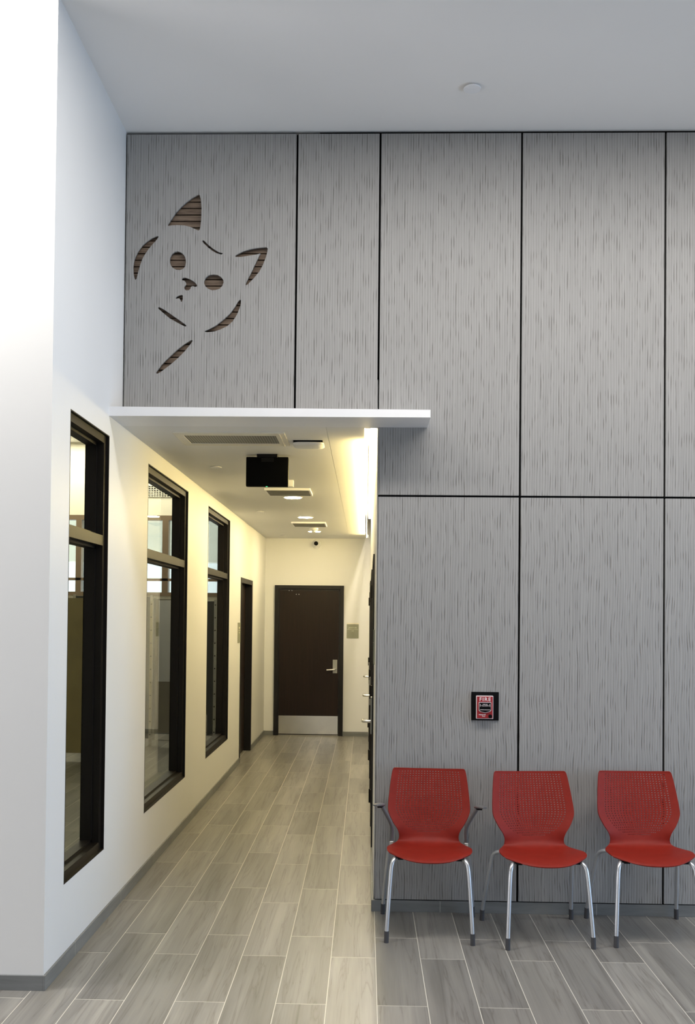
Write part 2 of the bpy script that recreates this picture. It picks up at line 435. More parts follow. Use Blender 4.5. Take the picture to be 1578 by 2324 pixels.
CAT = {
'ear1' : [(-1.0134, 4.2172), (-1.0044, 4.1904), (-0.999, 4.1333), (-1.0001, 4.0662), (-1.0043, 4.026), (-1.0087, 4.0045), (-1.0167, 3.9999), (-1.0342, 4.0093), (-1.0678, 4.0234), (-1.1014, 4.0315), (-1.1416, 4.0335), (-1.175, 4.0316), (-1.1951, 4.0289), (-1.1999, 4.0363), (-1.1822, 4.0665), (-1.1559, 4.1067), (-1.1229, 4.1436), (-1.0898, 4.1738), (-1.0566, 4.1979), (-1.0267, 4.2139)] ,
'cheekL' : [(-1.2579, 3.9693), (-1.2538, 3.9619), (-1.2643, 3.9458), (-1.2874, 3.9203), (-1.3105, 3.8921), (-1.3335, 3.8586), (-1.3499, 3.8284), (-1.3627, 3.7882), (-1.3723, 3.7546), (-1.3812, 3.7144), (-1.3884, 3.7057), (-1.3946, 3.7144), (-1.4017, 3.7446), (-1.4043, 3.7848), (-1.4, 3.8184), (-1.3904, 3.8486), (-1.3741, 3.8801), (-1.351, 3.9123), (-1.3245, 3.9358), (-1.2946, 3.9559), (-1.268, 3.9673)] ,
'eyeL' : [(-1.1382, 3.8773), (-1.1181, 3.8706), (-1.1005, 3.8551), (-1.0908, 3.835), (-1.0872, 3.8116), (-1.0916, 3.7881), (-1.1028, 3.7727), (-1.1227, 3.7647), (-1.1448, 3.766), (-1.165, 3.7767), (-1.1786, 3.7928), (-1.1856, 3.815), (-1.1846, 3.8398), (-1.1741, 3.8612), (-1.1569, 3.8739)] ,
'brow' : [(-0.9932, 3.9388), (-0.9886, 3.9435), (-0.9812, 3.9408), (-0.9595, 3.9187), (-0.9258, 3.8919), (-0.8922, 3.8718), (-0.8708, 3.8671), (-0.8694, 3.861), (-0.8787, 3.8577), (-0.9055, 3.8651), (-0.9324, 3.8798), (-0.9593, 3.9019), (-0.983, 3.9241)] ,
'eyeR' : [(-0.924, 3.7399), (-0.8972, 3.7359), (-0.8757, 3.7219), (-0.8635, 3.7045), (-0.862, 3.6898), (-0.8697, 3.6697), (-0.8862, 3.6523), (-0.9095, 3.6449), (-0.9295, 3.6436), (-0.9529, 3.6523), (-0.9698, 3.6676), (-0.9794, 3.6877), (-0.9783, 3.7044), (-0.9672, 3.7232), (-0.9493, 3.7359)] ,
'nose' : [(-1.1133, 3.7111), (-1.1054, 3.7191), (-1.0907, 3.7205), (-1.0639, 3.7111), (-1.0369, 3.6944), (-1.022, 3.679), (-1.0193, 3.6696), (-1.0245, 3.6649), (-1.0366, 3.6656), (-1.0466, 3.6696), (-1.0553, 3.6643), (-1.0598, 3.6522), (-1.0697, 3.6435), (-1.0844, 3.6428), (-1.0952, 3.6509), (-1.098, 3.6629), (-1.0928, 3.6723), (-1.0862, 3.6803), (-1.0884, 3.6924), (-1.0972, 3.7011), (-1.1079, 3.7031)] ,
'mouth' : [(-1.148, 3.5986), (-1.1427, 3.6053), (-1.1261, 3.614), (-1.1095, 3.6181), (-1.104, 3.6107), (-1.1044, 3.5906), (-1.1089, 3.5752), (-1.1156, 3.5759), (-1.1184, 3.5873), (-1.1239, 3.5946), (-1.1326, 3.5953), (-1.1439, 3.5933)] ,
'earR' : [(-0.7965, 3.8503), (-0.7853, 3.8583), (-0.7522, 3.8757), (-0.7057, 3.8904), (-0.6591, 3.8984), (-0.6092, 3.9017), (-0.6018, 3.8943), (-0.6042, 3.8716), (-0.6132, 3.8382), (-0.628, 3.7981), (-0.6495, 3.7566), (-0.6804, 3.7179), (-0.7166, 3.6811), (-0.7258, 3.6738), (-0.7319, 3.6784), (-0.7235, 3.7012), (-0.7007, 3.748), (-0.6747, 3.8048), (-0.6506, 3.8549), (-0.6447, 3.8636), (-0.672, 3.8569), (-0.7119, 3.8503), (-0.7584, 3.8429), (-0.7918, 3.8429)] ,
'jawL' : [(-1.2523, 3.5423), (-1.2436, 3.5443), (-1.2086, 3.525), (-1.1681, 3.4969), (-1.1276, 3.4689), (-1.0872, 3.4402), (-1.0797, 3.4328), (-1.0843, 3.4275), (-1.0937, 3.4295), (-1.1341, 3.4501), (-1.1812, 3.4768), (-1.2218, 3.5102), (-1.2502, 3.535)] ,
'jawR' : [(-0.7648, 3.5882), (-0.7574, 3.5856), (-0.7578, 3.5642), (-0.7649, 3.5375), (-0.781, 3.4974), (-0.8039, 3.4606), (-0.8369, 3.4305), (-0.8799, 3.4091), (-0.9131, 3.3984), (-0.9531, 3.3936), (-0.9691, 3.3956), (-0.9712, 3.4023), (-0.9533, 3.409), (-0.9069, 3.4338), (-0.8607, 3.4706), (-0.8211, 3.5074), (-0.7949, 3.5441), (-0.7753, 3.5775)] ,
'neck' : [(-1.0526, 3.3467), (-1.0446, 3.3474), (-1.0432, 3.34), (-1.0589, 3.3166), (-1.0918, 3.2765), (-1.1313, 3.2363), (-1.1775, 3.1962), (-1.2305, 3.156), (-1.2504, 3.1459), (-1.2584, 3.1492), (-1.2572, 3.1572), (-1.2244, 3.2027), (-1.1848, 3.2429), (-1.1386, 3.2864), (-1.0924, 3.3232)] ,
}
# the cut-out panel: outer outline plus the hole outlines as one filled curve, extruded to the panel's thickness
cu = bpy.data.curves.new('c', 'CURVE'); cu.dimensions = '2D'; cu.fill_mode = 'BOTH'; cu.extrude = .010
x0, x1, z0, z1 = XL+.008, JX[0][0]-h, ZFT+.006, top
for pts in [[(x0, z0), (x1, z0), (x1, z1), (x0, z1)]]+list(CAT.values()):
    sp = cu.splines.new('POLY'); sp.points.add(len(pts)-1); sp.use_cyclic_u = True
    for i, p in enumerate(pts): sp.points[i].co = (p[0], p[1], 0, 1)
co = bpy.data.objects.new('c', cu); C.objects.link(co)
me = bpy.data.meshes.new_from_object(co.evaluated_get(bpy.context.evaluated_depsgraph_get()))
bm = bmesh.new(); bm.from_mesh(me); bpy.data.objects.remove(co); bpy.data.curves.remove(cu); bpy.data.meshes.remove(me)
bm.transform(Matrix.Translation((0, YW-.010, 0)) @ Matrix.Rotation(PI/2, 4, 'X'))
bmesh.ops.remove_doubles(bm, verts=bm.verts, dist=1e-6)
pt = thing('wall_panel', 'grey carved panel with a cat face cut out of it, above the corridor mouth', 'wall panel', ((x0+x1)/2, YW-.010, z0), g)
obj('panel_face', bm, M['panel'], pt)
bm = bmesh.new()
z = 3.10; i = 0
while z < 4.26:
    box(bm, -1.43, -.58, YW+.008, YW+.029, z, z+.0318); z += .0388
o = obj('slat_backing', bm, M['slatwood'], pt); o['label'] = 'brown wooden slats showing through the cut-outs'

# ------------------------------------------------------------------ fire alarm
fa = thing('fire_alarm', 'red and white fire alarm pull station on a black square plate on the grey panel', 'fire alarm', (.7, YW-.02, 1.1195))
yb = YW-.020
bm = bmesh.new(); box(bm, .6205, .7795, yb-.008, yb, 1.1195, 1.2850, .002); obj('back_plate', bm, M['blackpl'], fa)
bm = bmesh.new(); box(bm, .6462, .7450, yb-.030, yb-.008, 1.1305, 1.2645, .004); obj('border', bm, M['alarmwhite'], fa)['label'] = 'white rim of the red box'
bm = bmesh.new(); box(bm, .6500, .7412, yb-.033, yb-.029, 1.1345, 1.2605, .003); bd = obj('body', bm, M['alarmred'], fa)
yy = yb-.0335
bm = bmesh.new(); prism(bm, [(.6600, 1.2285), (.7322, 1.2285), (.7322, 1.1800), (.7250, 1.1725), (.6961, 1.1655), (.6672, 1.1725), (.6600, 1.1800)], 'y', yy-.001, yy+.002)
obj('handle_outline', bm, M['alarmwhite'], fa)
bm = bmesh.new(); prism(bm, [(.6632, 1.2255), (.7290, 1.2255), (.7290, 1.1845), (.7230, 1.1770), (.6961, 1.1695), (.6692, 1.1770), (.6632, 1.1845)], 'y', yy-.008, yy)
hd = obj('pull_handle', bm, M['blackpl'], fa)
bm = bmesh.new(); box(bm, .6665, .7257, yy-.0086, yy-.0079, 1.1835, 1.1860)
for sx in (.6672, .7217): box(bm, sx, sx+.0028, yy-.0086, yy-.0079, 1.2035, 1.2180)
put_text(bm, 'PUSH IN', .0075, .6961, yy-.0084, 1.2155, weight=.0002); put_text(bm, 'PULL DOWN', .0072, .6961, yy-.0084, 1.2075, weight=.0002)
obj('handle_lettering', bm, M['alarmwhite'], hd)
bm = bmesh.new(); put_text(bm, 'FIRE', .0295, .6965, yy-.0004, 1.2440, weight=.0006, sp=1.22)
for v in bm.verts: v.co.x = .6965+(v.co.x-.6965)*1.06
obj('lettering', bm, M['alarmwhite'], fa)
bm = bmesh.new(); put_text(bm, 'Honeywell', .0088, .6805, yy-.0004, 1.1555, weight=.0004); put_text(bm, 'Power', .0068, .6890, yy-.0004, 1.1460, weight=.0003)
obj('small_lettering', bm, M['alarmwhite'], fa)
bm = bmesh.new(); cyl(bm, (.7265, yy-.004, 1.1470), .0110, .004, 'y'); obj('key_lock', bm, M['blackpl'], fa)

# ------------------------------------------------------------------ windows in the left wall
def frame_bar(bm, y0, y1, z0, z1, xo, xi): box(bm, xi, xo, y0, y1, z0, z1)
for n, (a, b_) in enumerate(WY, 1):
    w = thing('window_%d' % n, ['tall dark bronze window nearest the camera in the left wall', 'tall dark bronze window in the middle of the left wall', 'tall dark bronze window farthest along the left wall'][n-1], 'window', (XL, (a+b_)/2, WZ0), kind='structure')
    zt0, zt1 = 2.100, 2.157
    f = .048; xo = XL-.016; xi = XL-.122
    bm = bmesh.new()
    frame_bar(bm, a, b_, WZ1-f, WZ1, xo, xi); frame_bar(bm, a, b_, WZ0, WZ0+f, xo, xi)
    frame_bar(bm, a, a+f, WZ0+f, WZ1-f, xo, xi); frame_bar(bm, b_-f, b_, WZ0+f, WZ1-f, xo, xi)
    for (e0, e1, s0, s1) in ((a, b_, WZ1-.006, WZ1), (a, b_, WZ0, WZ0+.006), (a, a+.005, WZ0, WZ1), (b_-.005, b_, WZ0, WZ1)): frame_bar(bm, e0, e1, s0, s1, XL+.001, xo)   # thin reveal lining
    # glazing stops around the glass
    for (s0, s1) in ((WZ0+f, zt0), (zt1, WZ1-f)):
        for e0, e1 in ((a+f, a+f+.016), (b_-f-.016, b_-f)): frame_bar(bm, e0, e1, s0, s1, XL-.055, xi+.01)
        frame_bar(bm, a+f, b_-f, s0, s0+.016, XL-.055, xi+.01); frame_bar(bm, a+f, b_-f, s1-.016, s1, XL-.055, xi+.01)
    obj('window_frame', bm, M['bronze'], w)
    bm = bmesh.new(); frame_bar(bm, a+f, b_-f, zt0, zt1, xo, xi); obj('transom', bm, M['bronze'], w)
    for s0, s1 in ((WZ0+f, zt0), (zt1, WZ1-f)):
        bm = bmesh.new(); box(bm, XL-.116, XL-.110, a+f, b_-f, s0, s1); obj('glass_pane', bm, M['glass'], w)

# ------------------------------------------------------------------ doors
# end door
d = thing('door_1', 'dark brown wooden door with a steel kick plate closing the corridor', 'door', (-.8165, YE, 0), kind='structure')
dx0, dx1, dz = -1.3130, -.3187, 2.1560
bm = bmesh.new()
for a in ((dx0, dx0+.052, 0, dz), (dx1-.052, dx1, 0, dz), (dx0+.052, dx1-.052, dz-.052, dz)): box(bm, a[0], a[1], YE-.035, YE-.0005, a[2], a[3], .002)
for a in ((dx0+.052, dx0+.068, 0, dz-.052), (dx1-.068, dx1-.052, 0, dz-.052), (dx0+.068, dx1-.068, dz-.068, dz-.052)): box(bm, a[0], a[1], YE-.018, YE-.0005, a[2], a[3])
obj('door_frame', bm, M['doorframe'], d)
bm = bmesh.new(); box(bm, dx0+.069, dx1-.069, YE-.012, YE-.001, .012, dz-.070); lf = obj('door_leaf', bm, M['doorwood'], d)
bm = bmesh.new(); box(bm, dx0+.071, dx1-.071, YE-.0145, YE-.012, .022, .283, .0008); obj('kick_plate', bm, M['steel'], lf)
bm = bmesh.new(); box(bm, -.4690, -.4040, YE-.024, YE-.012, .897, 1.092, .004); hs = obj('lock_plate', bm, M['grey'], lf)
bm = bmesh.new(); tube(bm, [(-.430, YE-.024, .955), (-.430, YE-.072, .955), (-.450, YE-.078, .953), (-.556, YE-.074, .945)], .0095, it=2); obj('lever_handle', bm, M['chrome'], lf, smooth=True)
bm = bmesh.new()
for px, pz in ((-1.106, 2.080), (-1.066, 2.080), (-1.004, 2.026), (-.966, 2.026)): cyl(bm, (px, YE-.037 if pz > 2.05 else YE-.014, pz), .006, .003, 'y', 10)
obj('closer_screw', bm, M['chrome'], d)
# door in the left wall
d = thing('door_2', 'black recessed door beyond the last window of the left wall', 'door', (XL, (DY0+DY1)/2, 0), kind='structure')
bm = bmesh.new()
for y0_, y1_, z0_, z1_ in ((DY0, DY0+.06, 0, DZ), (DY1-.06, DY1, 0, DZ), (DY0+.06, DY1-.06, DZ-.06, DZ)): box(bm, XL-.13, XL+.006, y0_, y1_, z0_, z1_, .002)
obj('door_frame', bm, M['doorframe'], d)
bm = bmesh.new(); box(bm, XL-.125, XL-.08, DY0+.061, DY1-.061, .01, DZ-.061); obj('door_leaf', bm, M['doorwood'], d)
# three doors in the right wall, seen edge on
def side_door(n, y0_, y1_, yh, label):
    d = thing('door_%d' % n, label, 'door', (XR, (y0_+y1_)/2, 0), kind='structure')
    bm = bmesh.new()
    for a in ((y0_, y0_+.05, 0, 2.17), (y1_-.05, y1_, 0, 2.17), (y0_+.05, y1_-.05, 2.12, 2.17)): box(bm, XR-.011, XR-.0005, a[0], a[1], a[2], a[3])
    obj('door_frame', bm, M['doorframe'], d)
    bm = bmesh.new(); box(bm, XR-.006, XR-.0005, y0_+.051, y1_-.051, .012, 2.119); lf = obj('door_leaf', bm, M['doorwood'], d)
    for z in (.253, 1.10, 1.92):
        bm = bmesh.new(); cyl(bm, (XR-.017, y1_-.06, z-.055), .0085, .11, 'z', 12); box(bm, XR-.013, XR-.006, y1_-.11, y1_-.052, z-.055, z+.055)
        obj('hinge', bm, M['bronze'], lf)
    bm = bmesh.new(); box(bm, XR-.020, XR-.006, yh-.03, yh+.03, .86, 1.13, .003); obj('lock_plate', bm, M['grey'], lf)
    bm = bmesh.new(); tube(bm, [(XR-.02, yh, .95), (XR-.068, yh, .95), (XR-.078, yh+.02, .95), (XR-.074, yh+.12, .948)], .0105, it=2); obj('lever_handle', bm, M['chrome'], lf, smooth=True)
side_door(3, 6.99, 8.02, 7.12, 'first dark door on the right corridor wall, seen edge on')
side_door(4, 9.30, 10.36, 9.43, 'second dark door on the right corridor wall, seen edge on')
side_door(5, 12.28, 13.38, 12.40, 'farthest dark door on the right corridor wall, seen edge on')

# ------------------------------------------------------------------ room signs
def sign_y(x0, x1, z0, z1, yb, label, l1, l2):
    t = thing('room_sign', label, 'sign', ((x0+x1)/2, yb, z0))
    bm = bmesh.new(); box(bm, x0, x1, yb-.006, yb-.0005, z0, z1, .001); obj('plate', bm, M['sign'], t)
    bm = bmesh.new(); w = x1-x0; hh = z1-z0
    box(bm, x0+.05*w, x1-.05*w, yb-.0068, yb-.006, z1-.385*hh, z1-.365*hh)
    put_text(bm, l1, .030, (x0+x1)/2, yb-.0065, z1-.25*hh); put_text(bm, l2, .026, (x0+x1)/2, yb-.0065, z1-.48*hh)
    obj('lettering', bm, M['signtxt'], t)
sign_y(-.2745, -.1020, 1.402, 1.603, YE, 'small sage green room sign on the end wall right of the brown door', 'JANITOR', '105')
bm = bmesh.new(); box(bm, -.2745, -.1020, YE-.004, YE-.0005, 1.6045, 1.622)
tag(obj('sign_header', bm, M['cream']), 'slim pale strip just above the sage sign on the end wall', 'sign strip')
def sign_x(y0_, y1_, z0, z1, xb, sgn, label, l1, l2):
    t = thing('room_sign', label, 'sign', (xb, (y0_+y1_)/2, z0))
    bm = bmesh.new(); box(bm, xb+sgn*.0005, xb+sgn*.007, y0_, y1_, z0, z1, .001); obj('plate', bm, M['sign'], t)
    bm = bmesh.new(); hh = z1-z0
    box(bm, xb+sgn*.007, xb+sgn*.0078, y0_+.01, y1_-.01, z1-.39*hh, z1-.37*hh)
    if l1:      # the photo shows only illegible pale strokes here: two raised strips
        ym = (y0_+y1_)/2
        box(bm, xb+sgn*.007, xb+sgn*.0078, ym-.05, ym+.05, z1-.30*hh, z1-.22*hh); box(bm, xb+sgn*.007, xb+sgn*.0078, ym-.02, ym+.02, z1-.53*hh, z1-.46*hh)
    obj('lettering', bm, M['signtxt'], t)
sign_x(10.985, 11.185, 1.402, 1.633, XL, 1, 'small sage green room sign on the left wall beside the black door', True, None)
sign_x(6.42, 6.62, 1.40, 1.63, XR, -1, 'small room sign seen edge on at the near end of the right corridor wall', False, None)

# ------------------------------------------------------------------ ceiling fittings
vt = thing('air_vent', 'large ceiling air grille with white frame and grey perforated face near the canopy', 'air vent', (-.855, 6.08, ZK))
bm = bmesh.new()
X0, X1, Y0_, Y1_ = -1.193, -.507, 5.862, 6.297; ix0, ix1, iy0, iy1 = -1.140, -.566, 5.945, 6.232
for a in ((X0, X1, Y0_, iy0), (X0, X1, iy1, Y1_), (X0, ix0, iy0, iy1), (ix1, X1, iy0, iy1)): box(bm, *a, ZK-.008, ZK-.0003, .001)
box(bm, -.545, -.537, Y0_+.01, Y1_-.01, ZK-.012, ZK-.008)
obj('frame', bm, M['cream'], vt)
bm = bmesh.new(); box(bm, ix0, ix1, iy0, iy1, ZK-.004, ZK-.0003); obj('grille', bm, M['perf'], vt)
ap = thing('ceiling_access_point', 'flat white rounded device with a black edge on the ceiling right of the large grille', 'wireless device', (-.377, 6.22, ZK))
bm = bmesh.new(); box(bm, -.472, -.284, 6.125, 6.33, ZK-.012, ZK-.0003, .002); obj('mounting_base', bm, M['blackpl'], ap)
bm = bmesh.new()
for r in range(1):
    A = []
    for (s, zz) in ((1.0, ZK-.012), (1.0, ZK-.017), (.92, ZK-.023), (.6, ZK-.025)):
        ring = []
        for i in range(32):
            a = 2*PI*i/32; cx, cy = math.cos(a), math.sin(a); e = .38
            ring.append(bm.verts.new((-.378+.100*s*math.copysign(abs(cx)**e, cx), 6.228+.105*s*math.copysign(abs(cy)**e, cy), zz)))
        A.append(ring)
    for P, Q in zip(A, A[1:]):
        for i in range(32): bm.faces.new((P[i], P[(i+1) % 32], Q[(i+1) % 32], Q[i]))
    bm.faces.new(A[0]); bm.faces.new(A[-1])
obj('housing', bm, M['white'], ap, smooth=True)

mt = thing('hanging_monitor', 'black monitor hanging from a bracket on the corridor ceiling', 'monitor', (-.694, 6.69, ZK))
bm = bmesh.new(); box(bm, -.7640, -.6210, 6.655, 6.745, ZK-.022, ZK-.0003, .003); box(bm, -.735, -.650, 6.68, 6.72, ZK-.05, ZK-.02); obj('bracket', bm, M['blackpl'], mt)
bm = bmesh.new(); box(bm, -.8415, -.5465, 6.684, 6.732, 2.6125, 2.8190, .010); obj('housing', bm, M['screen'], mt, smooth=True)
bm = bmesh.new(); box(bm, -.702, -.690, 6.6825, 6.690, 2.6105, 2.6135); obj('indicator_light', bm, M['led'], mt)

def cap(x, y, z, r, label, g=None, drop=.006):
    bm = bmesh.new(); lathe(bm, (x, y, z), [(r*.62, -.0002), (r*.62, -drop*.55), (r*.97, -drop*.55), (r, -drop*.8), (r*.96, -drop), (r*.5, -drop-.001)])
    return tag(obj('sprinkler_cap', bm, M['white'], smooth=True), label, 'sprinkler cap', g)
cap(-1.138, 7.242, ZK, .043, 'round white sprinkler cap on the corridor ceiling nearest the canopy, left of the monitor', drop=.008)
cap(-1.143, 10.33, ZK, .045, 'round sprinkler cap midway down the corridor ceiling, left of the downlights', drop=.008)
cap(-1.157, 13.40, ZK, .045, 'round sprinkler cap on the corridor ceiling closest to the end wall', drop=.008)
cap(.5495, 5.221, ZC, .0475, 'round white sprinkler cap alone on the high hall ceiling', drop=.014)

for k, (x, yv, lab) in enumerate(((-.699, 9.112, 'bright round recessed downlight just beyond the hanging monitor'), (-.695, 10.945, 'middle round recessed downlight between the two ceiling registers'), (-.689, 12.77, 'farthest round recessed downlight, nearest the end wall'))):
    dl = thing('downlight', lab, 'ceiling light', (x, yv, ZK), 'recessed corridor downlights')
    bm = bmesh.new(); lathe(bm, (x, yv, ZK), [(.074, -.0003), (.074, -.003), (.092, -.003), (.094, -.0015), (.094, -.0003)]); obj('trim_ring', bm, M['white'], dl, smooth=True)
    bm = bmesh.new(); cyl(bm, (x, yv, ZK-.0045), .078, .0012); obj('lens', bm, M['down'], dl)

def register(x0, x1, y0_, y1_, label):
    t = thing('ceiling_register', label, 'air vent', ((x0+x1)/2, (y0_+y1_)/2, ZK), 'louvred ceiling registers')
    bm = bmesh.new(); fr = .014
    for a in ((x0, x1, y0_, y0_+fr), (x0, x1, y1_-fr, y1_), (x0, x0+fr, y0_+fr, y1_-fr), (x1-fr, x1, y0_+fr, y1_-fr)): box(bm, *a, ZK-.020, ZK-.0003)
    obj('frame', bm, M['white'], t)
    bm = bmesh.new(); n = 9
    for k in range(n):
        yy0 = y0_+fr+(k+.2)*(y1_-y0_-2*fr)/n
        v = [bm.verts.new(p) for p in ((x0+fr, yy0, ZK-.019), (x1-fr, yy0, ZK-.019), (x1-fr, yy0+.022, ZK-.004), (x0+fr, yy0+.022, ZK-.004))]
        w = [bm.verts.new(q.co+Vector((0, .002, -.002))) for q in v]
        bm.faces.new(v); bm.faces.new(w[::-1])
        for i in range(4): bm.faces.new((v[i], w[i], w[(i+1) % 4], v[(i+1) % 4]))
    obj('louvre_blades', bm, M['grey'], t)
register(-.900, -.498, 8.44, 8.86, 'louvred ceiling register just behind the hanging monitor')
register(-.898, -.489, 11.46, 11.95, 'louvred ceiling register beyond the middle downlight')
bm = bmesh.new(); box(bm, -.651, -.606, 7.93, 7.99, ZK-.055, ZK-.0003, .006)
tag(obj('ceiling_sensor', bm, M['white'], smooth=True), 'small white sensor box on the ceiling right behind the monitor', 'sensor')
sd = thing('smoke_detector', 'small white smoke detector on the ceiling near the farthest downlight', 'smoke detector', (-.672, 12.28, ZK))
bm = bmesh.new(); lathe(bm, (-.672, 12.28, ZK), [(.058, -.0003), (.058, -.018), (.045, -.034)]); obj('base', bm, M['white'], sd, smooth=True)
bm = bmesh.new(); lathe(bm, (-.672, 12.28, ZK), [(.030, -.034), (.028, -.050), (.018, -.056)]); obj('sensing_head', bm, M['white'], sd, smooth=True)
cm = thing('security_camera', 'white dome security camera high on the end wall above the brown door', 'camera', (-.726, YE, 2.758))
bm = bmesh.new(); lathe(bm, (-.720, YE, 2.752), [(.066, -.0005), (.066, -.020), (.058, -.030), (.02, -.032)], 'y'); obj('base', bm, M['white'], cm, smooth=True)
bm = bmesh.new(); bmesh.ops.create_uvsphere(bm, u_segments=24, v_segments=16, radius=.050, matrix=Matrix.Translation((-.722, YE-.050, 2.752))); bl = obj('eyeball', bm, M['white'], cm, smooth=True)
bm = bmesh.new(); cyl(bm, (-.722, YE-.106, 2.755), .030, .02, 'y'); obj('lens', bm, M['blackpl'], bl)

# cove light
cv = thing('cove_light', 'long warm strip light recessed in the slot along the right of the corridor ceiling', 'ceiling light', (.03, 9.5, ZK+.25))
bm = bmesh.new(); box(bm, .022, XR-.0006, YW+.042, 13.25, ZK+.225, ZK+.262); obj('housing', bm, M['white'], cv)
bm = bmesh.new(); box(bm, .026, .052, YW+.12, 13.22, ZK+.218, ZK+.2245); obj('light_strip', bm, M['slot'], cv)
bm = bmesh.new(); box(bm, .0035, .009, YW+.36, 13.19, ZK-.044, ZK-.010); obj('fixture_body', bm, M['white'], cv)
bm = bmesh.new(); box(bm, -.002, .0030, YW+.38, 13.18, ZK-.044, ZK-.012); o = obj('side_lens', bm, M['tube'], cv); o['label'] = 'glowing warm lens along the edge of the slot'
bm = bmesh.new(); box(bm, .000, .024, 13.19, 13.23, ZK-.046, ZK-.004); obj('end_bracket', bm, M['grey'], cv)

# ------------------------------------------------------------------ side room seen through the windows
SX0, SX1 = -5.6, XL-WT
bm = bmesh.new()
ZS = 4.2; YB = 13.9
box(bm, SX0, SX1, YB, YB+.15, 3.14, ZS)
box(bm, SX0, SX1, YB, YB+.15, 0, 1.98)
struct('wall_side_room_end', bm, M['cream'], 'bright upper wall of the room behind the windows')
bm = bmesh.new(); box(bm, SX0-.15, SX0, Y0+.17, YB+.15, 0, ZS)
struct('wall_side_room_left', bm, M['cream'], 'far wall of the room behind the windows')
bm = bmesh.new(); box(bm, SX0-.15, SX1, Y0+.17, YB+.15, ZS, ZS+.1)
struct('ceiling_side_room', bm, M['paint'], 'ceiling of the room behind the windows')
sf = thing('window_4', 'brown framed clerestory at the end of the room behind the left windows', 'window', (-3.6, YB, 2.0), kind='structure')
bm = bmesh.new()
for a in ((SX0, SX1, 3.075, 3.145), (SX0, SX1, 2.200, 2.236), (SX0, SX1, 1.98, 2.035), (-2.945, -2.855, 2.035, 3.075), (-4.20, -4.12, 2.035, 3.075), (-1.80, -1.72, 2.035, 3.075)):
    box(bm, a[0], a[1], YB-.02, YB+.10, a[2], a[3])
obj('window_frame', bm, plain('brown_storefront', (.20, .145, .095), .4), sf)
bm = bmesh.new(); box(bm, SX0, SX1, YB+.04, YB+.046, 2.035, 3.075); obj('glass_pane', bm, M['glass'], sf)
gr = thing('transfer_grille', 'square mesh grille high on the wall seen through the middle window', 'air vent', (-2.95, YB, 3.40))
bm = bmesh.new()
box(bm, -3.16, -2.70, YB-.004, YB-.0005, 3.415, 3.575); obj('backing', bm, M['black'], gr)
bm = bmesh.new()
for k in range(13): box(bm, -3.16+k*.0383-.005, -3.16+k*.0383+.005, YB-.012, YB-.004, 3.415, 3.575)
for k in range(7): box(bm, -3.165, -2.695, YB-.014, YB-.004, 3.415+k*.0267-.004, 3.415+k*.0267+.004)
obj('mesh_bars', bm, M['cream'], gr)
# porch roof edge beyond
bm = bmesh.new(); box(bm, -9, 1.5, 17.6, 18.0, 2.68, 4.6)
struct('trim_1', bm, M['cream'], 'pale outdoor roof edge beyond the clerestory seen through the left windows')
# partition panels inside the side room
def partition(x0, x1, yv, z1, mat, label, sheet=False):
    t = thing('kennel_partition', label, 'partition', ((x0+x1)/2, yv, 0), 'partitions in the side room')
    bm = bmesh.new(); box(bm, x0, x1, yv, yv+.03, .10, z1, .002); p = obj('panel', bm, mat, t)
    for xx in (x0-.035, x1):
        bm = bmesh.new(); box(bm, xx, xx+.035, yv-.01, yv+.04, 0, z1+.02); po = obj('post', bm, M['steel'], t)
    bm = bmesh.new()
    for k in range(11): cyl(bm, (x1+.017, yv-.014, .15+k*.17), .009, .005, 'y', 8)
    obj('bolt', bm, M['blackpl'], po)
    if sheet:
        bm = bmesh.new(); box(bm, x0+.04, x0+.30, yv-.004, yv, .80, z1-.02); obj('notice_sheet', bm, M['white'], p)
    return t
partition(-2.875, -2.52, 13.2, 1.93, M['panelw'], 'pale kennel partition seen through the middle window', True)
partition(-3.80, -2.82, 12.6, 1.95, M['darkpanel'], 'dark steel kennel partition behind the left part of the middle window')
partition(-2.36, -2.035, 12.95, 1.90, M['darkpanel'], 'dark panelled kennel partition seen through the farthest window')
partition(-4.00, -2.9, 11.2, 1.90, M['olive'], 'olive kennel partition seen through the window nearest the camera')
bm = bmesh.new(); box(bm, SX0, SX1, YB-.012, YB-.0005, 0, .1); struct('baseboard_side_room', bm, M['base'], 'grey skirting in the room behind the windows')

# ------------------------------------------------------------------ chairs
PROF = [(-.268, .428), (-.250, .437), (-.215, .445), (-.165, .449), (-.110, .449), (-.050, .446), (.005, .446), (.045, .450), (.072, .460), (.090, .477),
        (.101, .500), (.112, .530), (.126, .570), (.145, .630), (.168, .700), (.190, .770), (.207, .826), (.213, .850)]
def prof(t):
    """t in 0..n-1 over the control points, smooth"""
    n = len(PROF); i = max(0, min(n-2, int(t))); f = t-i
    P = [Vector(PROF[max(0, min(n-1, i+k))]) for k in (-1, 0, 1, 2)]
    return .5*((2*P[1])+(-P[0]+P[2])*f+(2*P[0]-5*P[1]+4*P[2]-P[3])*f*f+(-P[0]+3*P[1]-3*P[2]+P[3])*f**3)
def interp(tab, x):
    if x <= tab[0][0]: return tab[0][1]
    for (a, va), (b, vb) in zip(tab, tab[1:]):
        if x <= b:
            f = (x-a)/(b-a); f = f*f*(3-2*f) if len(tab) > 30 else f
            return va+(vb-va)*f
    return tab[-1][1]
